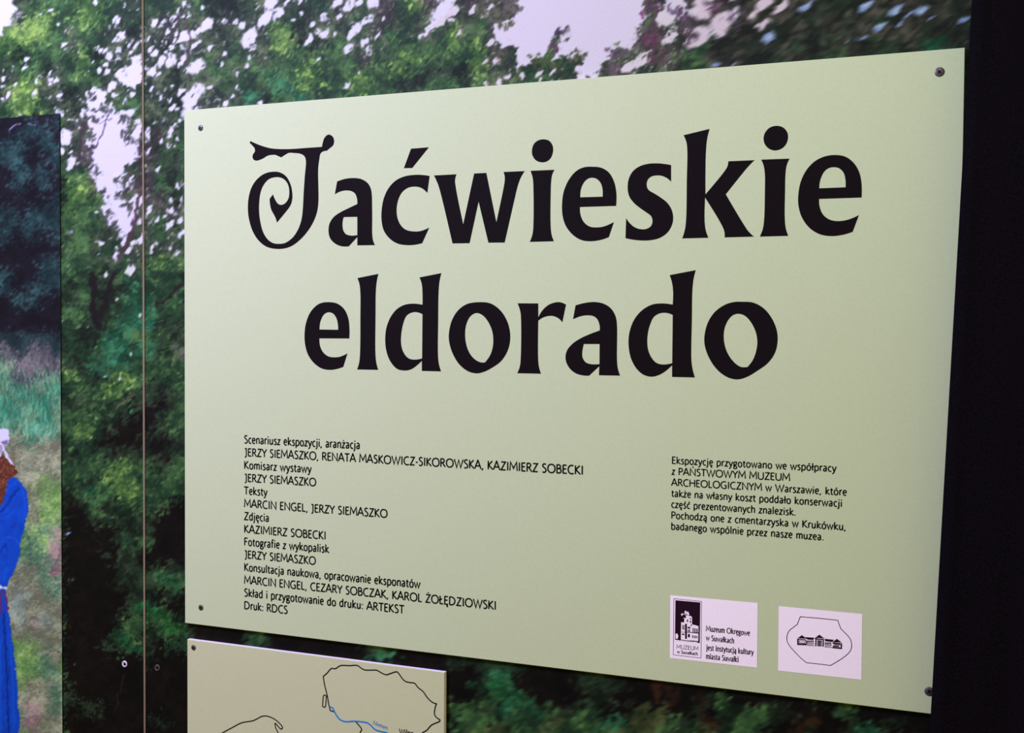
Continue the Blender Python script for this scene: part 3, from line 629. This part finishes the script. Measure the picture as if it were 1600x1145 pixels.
TITLE2 = [
 (E1, ["265,358 330,368 385,410 418,480 428,560 427,641* 194,640* 200,700 225,750 265,780 310,787 355,782 413,756* 380,862* 330,878 280,885 215,875 155,835 105,765 82,680 79,600 90,520 125,435 180,378 220,362", "195,571* 202,510 225,460 245,443 268,437 300,447 325,480 338,530 340,573*"]),
 (E1, ["490,171* 653,138* 640,200 633,280 631,450 630,760 637,830 652,885* 487,882* 503,830 510,760 513,450 513,290 506,220"]),
 (E1, ["972,166* 1143,132* 1128,200 1121,290 1118,500 1117,780 1125,845 1141,897* 991,893* 991,815* 930,868 895,885 855,890 800,878 750,825 718,750 706,660 715,560 750,470 800,410 860,378 930,370 996,378* 996,290 990,215", "996,452* 960,438 930,436 895,447 868,470 845,530 832,600 829,670 840,730 870,780 900,800 940,805 993,796*"]),
 (E2, ["250,358 330,368 400,415 455,495 482,590 480,680 455,755 410,820 340,870 280,900 225,912 160,898 90,845 35,755 8,660 8,590 30,500 80,420 150,372", "228,443 275,465 320,525 345,590 352,660 345,720 325,775 287,827* 250,825 205,800 165,750 140,680 133,610 140,540 165,480 195,452"]),
 (E2, ["541,367* 702,368* 702,475* 740,415 790,375 850,358 885,362 918,377* 889,516* 860,485 820,467 780,466 735,480 702,503* 701,800 707,860 723,915* 538,911* 558,860 565,800 568,500 562,430"]),
 (E2, ["992,383* 1060,365 1140,357 1210,370 1265,405 1300,460 1313,520 1314,800 1320,870 1338,930* 1174,927* 1176,857* 1098,930* 1050,928 990,910 940,865 914,800 925,735 970,680 1030,640 1100,608 1180,578* 1178,535 1160,490 1130,467 1085,461 1035,467 972,491*", "1056,684* 1179,684* 1178,840* 1110,840 1070,825 1047,790 1044,750 1050,710"]),
 (E3, ["529,148* 732,109* 715,180 706,270 702,500 698,800 706,870 725,944* 548,940* 548,850* 490,900 440,927 390,938 330,925 275,880 230,800 210,700 215,600 250,500 310,425 390,378 470,368 553,377* 556,280 547,205", "553,458* 515,444 480,441 440,450 405,475 378,530 360,600 355,670 365,740 395,800 430,832 480,843 549,833*"]),
 (E3, ["1095,355 1180,362 1265,410 1330,495 1365,590 1367,680 1345,760 1290,835 1210,893 1130,940 1060,959 985,945 905,890 840,800 803,700 800,620 825,520 880,435 960,378 1030,357", "1065,449 1115,465 1165,520 1200,595 1211,670 1200,745 1175,810 1135,862* 1085,862 1035,830 985,765 957,690 950,610 960,550 990,490 1025,458"]),
]
for data, lab in ((TITLE1, 'large black upper title word with an ornate curled first letter'), (TITLE2, 'large black lower title word eldorado')):
    pr_ = Print()
    for org, loops in data:
        pr_.poly([P2(org, S5, smooth(parse(l), True)) for l in loops])
    pr_.build('title_lettering', YP, M['ink'], board, lab)

# ------------------------------------------------------------------ a narrow pen-drawn alphabet (cap height 1, x-height .7)
# glyph: advance, strokes; a stroke is a point list, '~' in front = drawn as a smooth curve
FONT = {
 'A': (.78, "0,0 .37,1 .39,1 .76,0;.14,.34 .62,.34"), 'B': (.64, "~.1,0 .1,1;.1,.96 .3,.97* ~.3,.97 .47,.87 .46,.64 .28,.54 .1,.54;~.28,.54 .5,.48 .57,.28 .48,.08 .28,.03 .1,.03"),
 'C': (.74, "~.68,.93 .5,.98 .3,.93 .12,.75 .07,.48 .14,.22 .33,.04 .52,.02 .7,.09"), 'D': (.86, ".1,0 .1,1;~.1,.96 .36,.96 .62,.84 .76,.5 .62,.16 .36,.04 .1,.04"),
 'E': (.55, ".1,0 .1,1;.1,.96 .5,.96;.1,.53 .45,.53;.1,.04 .52,.04"), 'F': (.53, ".1,0 .1,1;.1,.96 .5,.96;.1,.52 .43,.52"),
 'G': (.84, "~.72,.91 .52,.98 .3,.93 .12,.75 .07,.48 .14,.22 .33,.04 .54,.02 .73,.09;.73,.06 .73,.46;.5,.46 .76,.46"), 'H': (.84, ".1,0 .1,1;.74,0 .74,1;.1,.53 .74,.53"),
 'I': (.28, ".14,0 .14,1"), 'J': (.38, ".24,1 .24,.12;.02,.96 .24,.96;~.24,.12 .18,-.08 .02,-.16"), 'K': (.66, ".1,0 .1,1;.58,1 .14,.52 .65,0"),
 'L': (.52, ".1,1 .1,0;.1,.04 .5,.04"), 'M': (.98, ".06,0 .13,1 .49,.28 .85,1 .92,0"), 'N': (.84, ".1,0 .1,.98 .74,.03 .74,1"),
 'O': (.96, "~.48,.98 .28,.93 .11,.74 .07,.5 .11,.26 .28,.07 .48,.02 .68,.07 .85,.26 .89,.5 .85,.74 .68,.93 .48,.98"),
 'P': (.58, ".1,0 .1,1;~.1,.96 .34,.96 .51,.86 .52,.64 .38,.48 .1,.46"), 'R': (.66, ".1,0 .1,1;~.1,.96 .32,.96 .49,.87 .49,.65 .34,.5 .1,.48;.3,.49 .64,0"),
 'S': (.56, "~.47,.92 .34,.98 .18,.95 .1,.82 .14,.66 .28,.55 .43,.42 .48,.24 .39,.07 .23,.01 .07,.08"), 'T': (.64, ".32,0 .32,1;.0,.96 .64,.96"),
 'U': (.82, "~.1,1 .1,.34 .2,.08 .41,.01 .62,.08 .72,.34 .72,1"), 'W': (1.12, ".02,1 .32,.02 .56,.92 .8,.02 1.1,1"), 'Y': (.64, ".0,1 .32,.5 .64,1;.32,.5 .32,0"),
 'Z': (.66, ".08,.96 .58,.96 .08,.04 .62,.04"),
 'a': (.52, "~.09,.62 .2,.69 .33,.67 .4,.54 .4,.3;.4,.34 .4,0;~.4,.4 .2,.35 .09,.24 .1,.08 .2,.02 .31,.06 .4,.16"), 'b': (.58, ".1,0 .1,1.03;~.1,.55 .25,.69 .42,.65 .5,.48 .5,.22 .4,.05 .25,.02 .1,.07"),
 'c': (.46, "~.42,.64 .3,.69 .17,.63 .08,.44 .09,.22 .2,.05 .32,.02 .43,.07"), 'd': (.58, ".47,0 .47,1.03;~.47,.64 .32,.69 .17,.62 .08,.43 .09,.2 .2,.04 .32,.05 .47,.2"),
 'e': (.52, "~.1,.38 .45,.38;~.45,.38 .43,.57 .32,.69 .2,.67 .1,.52 .08,.3 .15,.1 .28,.02 .44,.08"), 'f': (.34, "~.36,1.0 .25,1.03 .16,.92 .15,.7;.15,.72 .15,0;.02,.66 .32,.66"),
 'g': (.52, "~.25,.69 .12,.62 .09,.44 .14,.3 .26,.27 .38,.34 .4,.5 .36,.63 .25,.69;.36,.66 .5,.66;~.14,.29 .08,.18 .16,.11 .36,.07 .46,-.04 .42,-.2 .25,-.27 .09,-.21 .07,-.08 .18,.08"),
 'h': (.58, ".1,0 .1,1.03;~.1,.5 .22,.65 .36,.69 .47,.6 .48,.4;.48,.42 .48,0"), 'i': (.24, ".12,0 .12,.7;.12,.86 .12,1.0"), 'j': (.26, "~.14,.7 .14,.0 .1,-.2 -.03,-.28;.14,.86 .14,1.0"),
 'k': (.54, ".1,0 .1,1.03;.47,.7 .13,.36 .54,0"), 'l': (.24, ".12,0 .12,1.03"), 'm': (.86, ".1,0 .1,.7;~.1,.5 .2,.64 .32,.69 .42,.6 .43,.4;.43,.42 .43,0;~.43,.5 .53,.64 .64,.69 .75,.6 .76,.4;.76,.42 .76,0"),
 'n': (.58, ".1,0 .1,.7;~.1,.5 .22,.65 .36,.69 .47,.6 .48,.4;.48,.42 .48,0"), 'o': (.58, "~.29,.69 .15,.62 .08,.45 .08,.25 .15,.08 .29,.01 .43,.08 .5,.25 .5,.45 .43,.62 .29,.69"),
 'p': (.58, ".1,-.28 .1,.7;~.1,.55 .25,.69 .42,.65 .5,.48 .5,.22 .4,.05 .25,.02 .1,.07"), 'r': (.37, ".1,0 .1,.7;~.1,.48 .18,.62 .27,.69 .37,.67"),
 's': (.43, "~.37,.64 .25,.69 .13,.65 .1,.53 .18,.42 .31,.32 .36,.18 .28,.04 .15,.01 .05,.06"), 't': (.36, "~.15,.88 .15,.2 .2,.05 .35,.04;.02,.66 .34,.66"), 'u': (.57, "~.1,.7 .1,.25 .15,.06 .28,.03 .4,.12 .46,.26;.46,.7 .46,0"),
 'w': (.78, ".02,.7 .22,.02 .39,.64 .56,.02 .76,.7"), 'y': (.5, ".02,.7 .26,.03;~.49,.7 .28,.08 .17,-.2 .02,-.28"), 'z': (.46, ".06,.66 .39,.66 .06,.04 .42,.04"),
 ',': (.26, ".14,.1 .04,-.16"), '.': (.26, ".12,0 .12,.13"), ':': (.26, ".12,0 .12,.13;.12,.5 .12,.63"), '-': (.34, ".04,.38 .3,.38"), ' ': (.32, ""),
}
ACC = {'ą': ('a', "~.38,.02 .32,-.12 .36,-.22 .46,-.2"), 'ć': ('c', ".38,1.0 .24,.82"), 'ę': ('e', "~.34,.02 .28,-.12 .32,-.22 .42,-.2"), 'ł': ('l', "-.03,.44 .27,.64"),
       'ń': ('n', ".38,1.0 .24,.82"), 'ó': ('o', ".4,1.0 .26,.82"), 'ś': ('s', ".34,1.0 .2,.82"), 'ż': ('z', ".23,.86 .23,1.0"), 'Ń': ('N', ".5,1.3 .38,1.1"),
       'Ż': ('Z', ".34,1.12 .34,1.26"), 'Ł': ('L', "-.04,.42 .34,.66"), 'Ę': ('E', "~.44,.02 .38,-.12 .42,-.22 .52,-.2")}
for k, (b_, s_) in ACC.items(): FONT[k] = (FONT[b_][0], FONT[b_][1]+';'+s_)
def width(t): return sum(FONT[c][0] for c in t)+.06*len(t)
def write(pr_, text, x, z, size, span, w=.125, dirv=(1, 0), serif=False):
    """text with its baseline start at (x,z), stretched to the given length"""
    k = span/(width(text)-.1); dx, dz = dirv; cur = 0.0
    for ch in text:
        adv, st = FONT[ch]
        for s in st.split(';'):
            s = s.strip()
            if not s: continue
            sm = s.startswith('~') or '~' in s
            pts = [(float(a.split(',')[0]), float(a.split(',')[1])) for a in s.replace('~', ' ').replace('*', '').split()]
            if sm: pts = smooth([(p[0], p[1], False) for p in pts], False, 3)
            q = []
            for p in pts:
                u = (cur+p[0])*k; v = p[1]*size
                q.append((x+u*dx-v*dz, z+u*dz+v*dx))
            pr_.ribbon(q, w*size)
            if serif:
                for e, f in ((pts[0], pts[1]), (pts[-1], pts[-2])):
                    if abs(e[0]-f[0]) < .05 and (abs(e[1]) < .02 or e[1] > .65):
                        v = (e[1]+(.03 if e[1] < .02 else -.03))*size
                        for sg in (-1, 1):
                            u = (cur+e[0])*k; u2 = (cur+e[0]+sg*.13)*k
                            pr_.ribbon([(x+u*dx-v*dz, z+u*dz+v*dx), (x+u2*dx-v*dz, z+u2*dz+v*dx)], .07*size)
        cur += adv+.06
def column(lines_, pxs, y_first, y_last, size, parent, label, w=.175):
    pr_ = Print(); n = len(lines_)
    x0, za = map(float, at(pxs, y_first, YP)); _, zb_ = map(float, at(pxs, y_last, YP))
    for i, (t, pend) in enumerate(lines_):
        z = za+(zb_-za)*i/(n-1)
        # picture row of this baseline at its end
        xe = x0
        for _ in range(3):
            _, rowy = pix(xe, z, YP); xe = float(at(pend, float(rowy), YP)[0])
        x1_ = x0
        if t[0] == 'J': x1_ = x0+.001
        write(pr_, t, x1_, z, size, xe-x1_, w)
    pr_.build('credits_lettering', YP, M['small_ink'], parent, label)
CRED = [("Scenariusz ekspozycji, aranżacja", 562), ("JERZY SIEMASZKO, RENATA MASKOWICZ-SIKOROWSKA, KAZIMIERZ SOBECKI", 911), ("Komisarz wystawy", 486),
        ("JERZY SIEMASZKO", 493.5), ("Teksty", 417), ("MARCIN ENGEL, JERZY SIEMASZKO", 605), ("Zdjęcia", 420), ("KAZIMIERZ SOBECKI", 509),
        ("Fotografie z wykopalisk", 513.5), ("JERZY SIEMASZKO", 493), ("Konsultacja naukowa, opracowanie eksponatów", 656),
        ("MARCIN ENGEL, CEZARY SOBCZAK, KAROL ŻOŁĘDZIOWSKI", 775), ("Skład i przygotowanie do druku: ARTEKST", 631), ("Druk: RDCS", 449)]
column(CRED, 381.3, 692.3, 951.2, .0106, board, 'small black credits in fourteen lines at lower left')
COOP = [("Ekspozycję przygotowano we współpracy", 1306), ("z PAŃSTWOWYM MUZEUM", 1234), ("ARCHEOLOGICZNYM w Warszawie, które", 1322.5),
        ("także na własny koszt poddało konserwacji", 1315.5), ("część prezentowanych znalezisk.", 1243.5), ("Pochodzą one z cmentarzyska w Krukówku,", 1321.5), ("badanego wspólnie przez nasze muzea.", 1287)]
column(COOP, 1049.5, 724.3, 827.2, .0082, board, 'small black paragraph in seven lines at right', .17)

# ---- the two museum emblems
L1, L2, SL = (1030, 910), (1200, 930), 7.635
YE = YP-.0001; YE2 = YE-.0001; YE3 = YE2-.0001
def flat(name, org, sc, pts, y, m, parent, label=None):
    q = Print(); q.poly([P2(org, sc, pts, y)]); return q.build(name, y, m, parent, label)
e1 = flat('emblem_field', L1, SL, [(132, 150), (1175, 243), (1168, 1015), (126, 900)], YE, M['lilac'], board, 'pale lilac field with museum tower emblem')
q = Print()
for pts in ([(175, 192), (505, 225), (498, 900), (168, 862)],):
    q.ribbon(P2(L1, SL, pts, YE2), .00055, closed=True)
q.poly([P2(L1, SL, [(193, 210), (490, 237), (483, 722), (445, 716), (330, 702), (187, 680)], YE2)])
q.build('picture_frame_print', YE2, M['plum'], e1)
q = Print()
for pts in ([(258, 680), (262, 470), (285, 478), (298, 470), (300, 430), (285, 420), (322, 425), (318, 400), (305, 375), (300, 350), (315, 333), (335, 352), (345, 345), (358, 375), (358, 400), (375, 398), (392, 415), (390, 500), (430, 508), (468, 520), (466, 698), (400, 692), (330, 690)],
            [(260, 372), (280, 368), (300, 380), (280, 384), (268, 400)], [(195, 615), (212, 605), (228, 632), (222, 668), (196, 670)], [(187, 684), (240, 686), (330, 700), (400, 706), (460, 708), (440, 718), (340, 712), (190, 694)]):
    q.poly([P2(L1, SL, pts, YE3)])
q.build('museum_silhouette', YE3, M['lilac'], e1)
q = Print(); YE4 = YE3-.0001
for a, b, c, d in ((276, 505, 287, 560), (293, 508, 302, 565), (308, 490, 330, 672), (338, 526, 372, 548), (340, 556, 350, 590), (356, 558, 368, 590), (398, 540, 410, 592), (420, 543, 433, 598), (444, 548, 458, 604),
                   (395, 628, 408, 660), (420, 632, 434, 664), (444, 636, 456, 664), (342, 612, 366, 654), (272, 606, 298, 626), (315, 372, 330, 392), (338, 385, 352, 395), (362, 424, 384, 436), (366, 452, 380, 480), (330, 440, 345, 470), (232, 640, 256, 690), (262, 590, 466, 596), (375, 500, 388, 520), (318, 345, 324, 360)):
    q.poly([P2(L1, SL, [(a, b), (c, b+(c-a)*.09), (c, d), (a, d-(c-a)*.05)], YE4)])
q.build('museum_windows_print', YE4, M['plum'], e1)
def line(pr_, text, org, sc, a, b, cap, y, w=.13, serif=True):
    (x0, z0), (x1, z1) = P2(org, sc, [a, b], y); L = math.hypot(x1-x0, z1-z0)
    write(pr_, text, x0, z0, cap, L, w, ((x1-x0)/L, (z1-z0)/L), serif)
q = Print()
line(q, "Muzeum Okręgowe", L1, SL, (558, 578), (1080, 634), .0062, YE2, .16)
line(q, "w Suwałkach", L1, SL, (558, 688), (892, 726), .0062, YE2, .16)
line(q, "jest instytucją kultury", L1, SL, (562, 806), (1122, 862), .0062, YE2, .16)
line(q, "miasta Suwałki", L1, SL, (558, 908), (945, 950), .0062, YE2, .16)
line(q, "MUZEUM", L1, SL, (206, 788), (466, 812), .0047, YE2, .12)
line(q, "w Suwałkach", L1, SL, (214, 842), (458, 868), .0036, YE2, .2)
q.build('emblem_lettering', YE2, M['plum'], e1)

e2 = flat('emblem_field', L2, SL, [(128, 128), (1125, 222), (1115, 1007), (120, 897)], YE, M['lilac'], board, 'pale lilac field with a vessel outline emblem')
q = Print()
vase = parse("385,255* 600,272* 832,297* 848,345 868,395* 900,430 950,480 985,530 998,600 985,655 950,700 880,755 800,805 745,836* 600,818* 460,803* 400,755 330,685 260,605 232,555 224,510 235,455 260,415 310,375 348,348* 365,305")
q.ribbon(P2(L2, SL, smooth(vase, True, 5), YE2), .0008, closed=True)
for pts in ([(352, 510), (405, 474), (462, 518)], [(440, 497), (553, 505), (540, 532), (470, 528)], [(553, 514), (612, 468), (674, 514), (640, 510), (600, 508)], [(674, 518), (790, 530), (765, 556), (682, 548)], [(765, 560), (822, 518), (880, 562)]):
    q.poly([P2(L2, SL, pts, YE2)])
def rib(pts, w, closed=False): q.ribbon(P2(L2, SL, pts, YE2), w, closed)
rib([(360, 522), (440, 528), (460, 548), (458, 582), (360, 578)], .0012, True); rib([(375, 540), (432, 545), (444, 556), (442, 570), (375, 565)], .0006, True)
rib([(352, 514), (352, 588), (462, 592)], .0008)
rib([(570, 606), (572, 520), (648, 524), (660, 534), (658, 612)], .0014); rib([(590, 606), (592, 538), (640, 542), (640, 610)], .0007); rib([(608, 540), (606, 608)], .0016); rib([(626, 540), (624, 610)], .0012); rib([(556, 516), (668, 520)], .0006)
rib([(775, 576), (858, 582), (874, 596), (872, 634), (776, 624), (784, 604), (846, 608)], .0013); rib([(790, 592), (842, 594), (856, 600)], .0006); rib([(768, 566), (880, 574), (878, 640)], .0008); rib([(792, 616), (860, 622)], .0005)
for k in range(4):
    x = 476+k*20; rib([(x, 538), (x, 560)], .0014); rib([(x, 572), (x, 592)], .0008)
    x = 686+k*20; rib([(x, 560), (x, 582)], .0014); rib([(x, 592), (x, 612)], .0008)
rib([(466, 566), (556, 572)], .0005); rib([(466, 596), (556, 602)], .0006); rib([(676, 586), (766, 592)], .0005); rib([(676, 616), (766, 622)], .0006)
q.build('vessel_emblem_print', YE2, M['plum'], e2)

# ------------------------------------------------------------------ the lower map board
mapb = link('map_board', None, label='smaller olive board with a black outline map and blue river, below the title board', cat='map board')
YM = -0.006
(mx0, mz1), (mx1, _) = [tuple(map(float, at(*p, YM))) for p in ((292.5, 998.5), (694.5, 1050))]
mz1 -= .0002
link('panel', slab('panel', mx0, mx1, YM, -0.0001, mz1-.46, mz1, .0005), mapb, [M['olive'], M['core']])
x_, z_ = at(302.5, 1011.5, YM); screw(mapb, float(x_), float(z_), .0038, M['screw'], rot=.4)
screw(mapb, mx0+.010, mz1-.446, .0038, M['screw'], rot=.2); screw(mapb, mx1-.010, mz1-.446, .0038, M['screw'], rot=.9)
A1 = (490, 1020); SA = 6.957; A2 = (280, 980); SB = 3.636
q = Print()
def curve(s, org, sc, w, closed=False, pr_=None): (pr_ or q).ribbon(P2(org, sc, smooth(parse(s), closed, 4)), w, closed)
curve("222,640 180,625* 165,560 145,450 118,340 105,255* 145,220 195,168 235,172 290,138 390,138 475,136 510,160 550,183 620,187 685,188 740,218 790,237 840,222 905,205 930,230 965,280 1000,310 1050,322 1095,328 1135,375 1190,420 1240,490 1290,535 1335,553* 1320,600 1315,670 1335,700 1372,725* 1372,740 1280,785 1230,840 1180,870 1120,940 1010,1010 860,1060 640,1060 540,980 505,870 522,830 495,790 460,750", A1, SA, .00165)
curve("108,465 120,458 135,465 136,500 128,580 120,590 96,580* 100,540", A1, SA, .0015, True)
curve("60,760 120,680 245,600 300,570 355,542 420,530 480,503 530,515 570,545 587,570 578,578 560,560 545,545 548,570 562,600 575,640 640,690 800,720 1000,720 1150,800 1200,980 1150,1200 900,1350 500,1300 160,1150 60,950 60,760", A2, SB, .0016)
q.build('map_outline_print', YP, M['small_ink'], mapb)
q = Print()
curve("172,588 195,590 210,605 225,635 250,680 280,718 310,737 360,747 440,742 520,748 585,760 620,785 660,825 690,842 740,855 795,868 860,900 900,980 1000,1040", A1, SA, .0020)
line(q, "Niemen", A1, SA, (644, 776), (800, 838), .0054, YP, .12, False)
q.build('river_print', YP-.0001, M['blue'], mapb, 'blue river line with its name')
q = Print(); line(q, "Wilno", A1, SA, (930, 884), (1085, 906), .0074, YP, .16, False)
q.build('place_name_lettering', YP-.0001, M['small_ink'], mapb)

# bright screws in the mural, either side of the seam
for px_, py_, y_, m_ in ((195, 1037, -0.0038, 'bright'), (246, 1043, 0.0, 'screw')):
    x_, z_ = at(px_, py_, y_); screw(mural, float(x_), float(z_), .0047, M[m_], y=y_, ring=True)
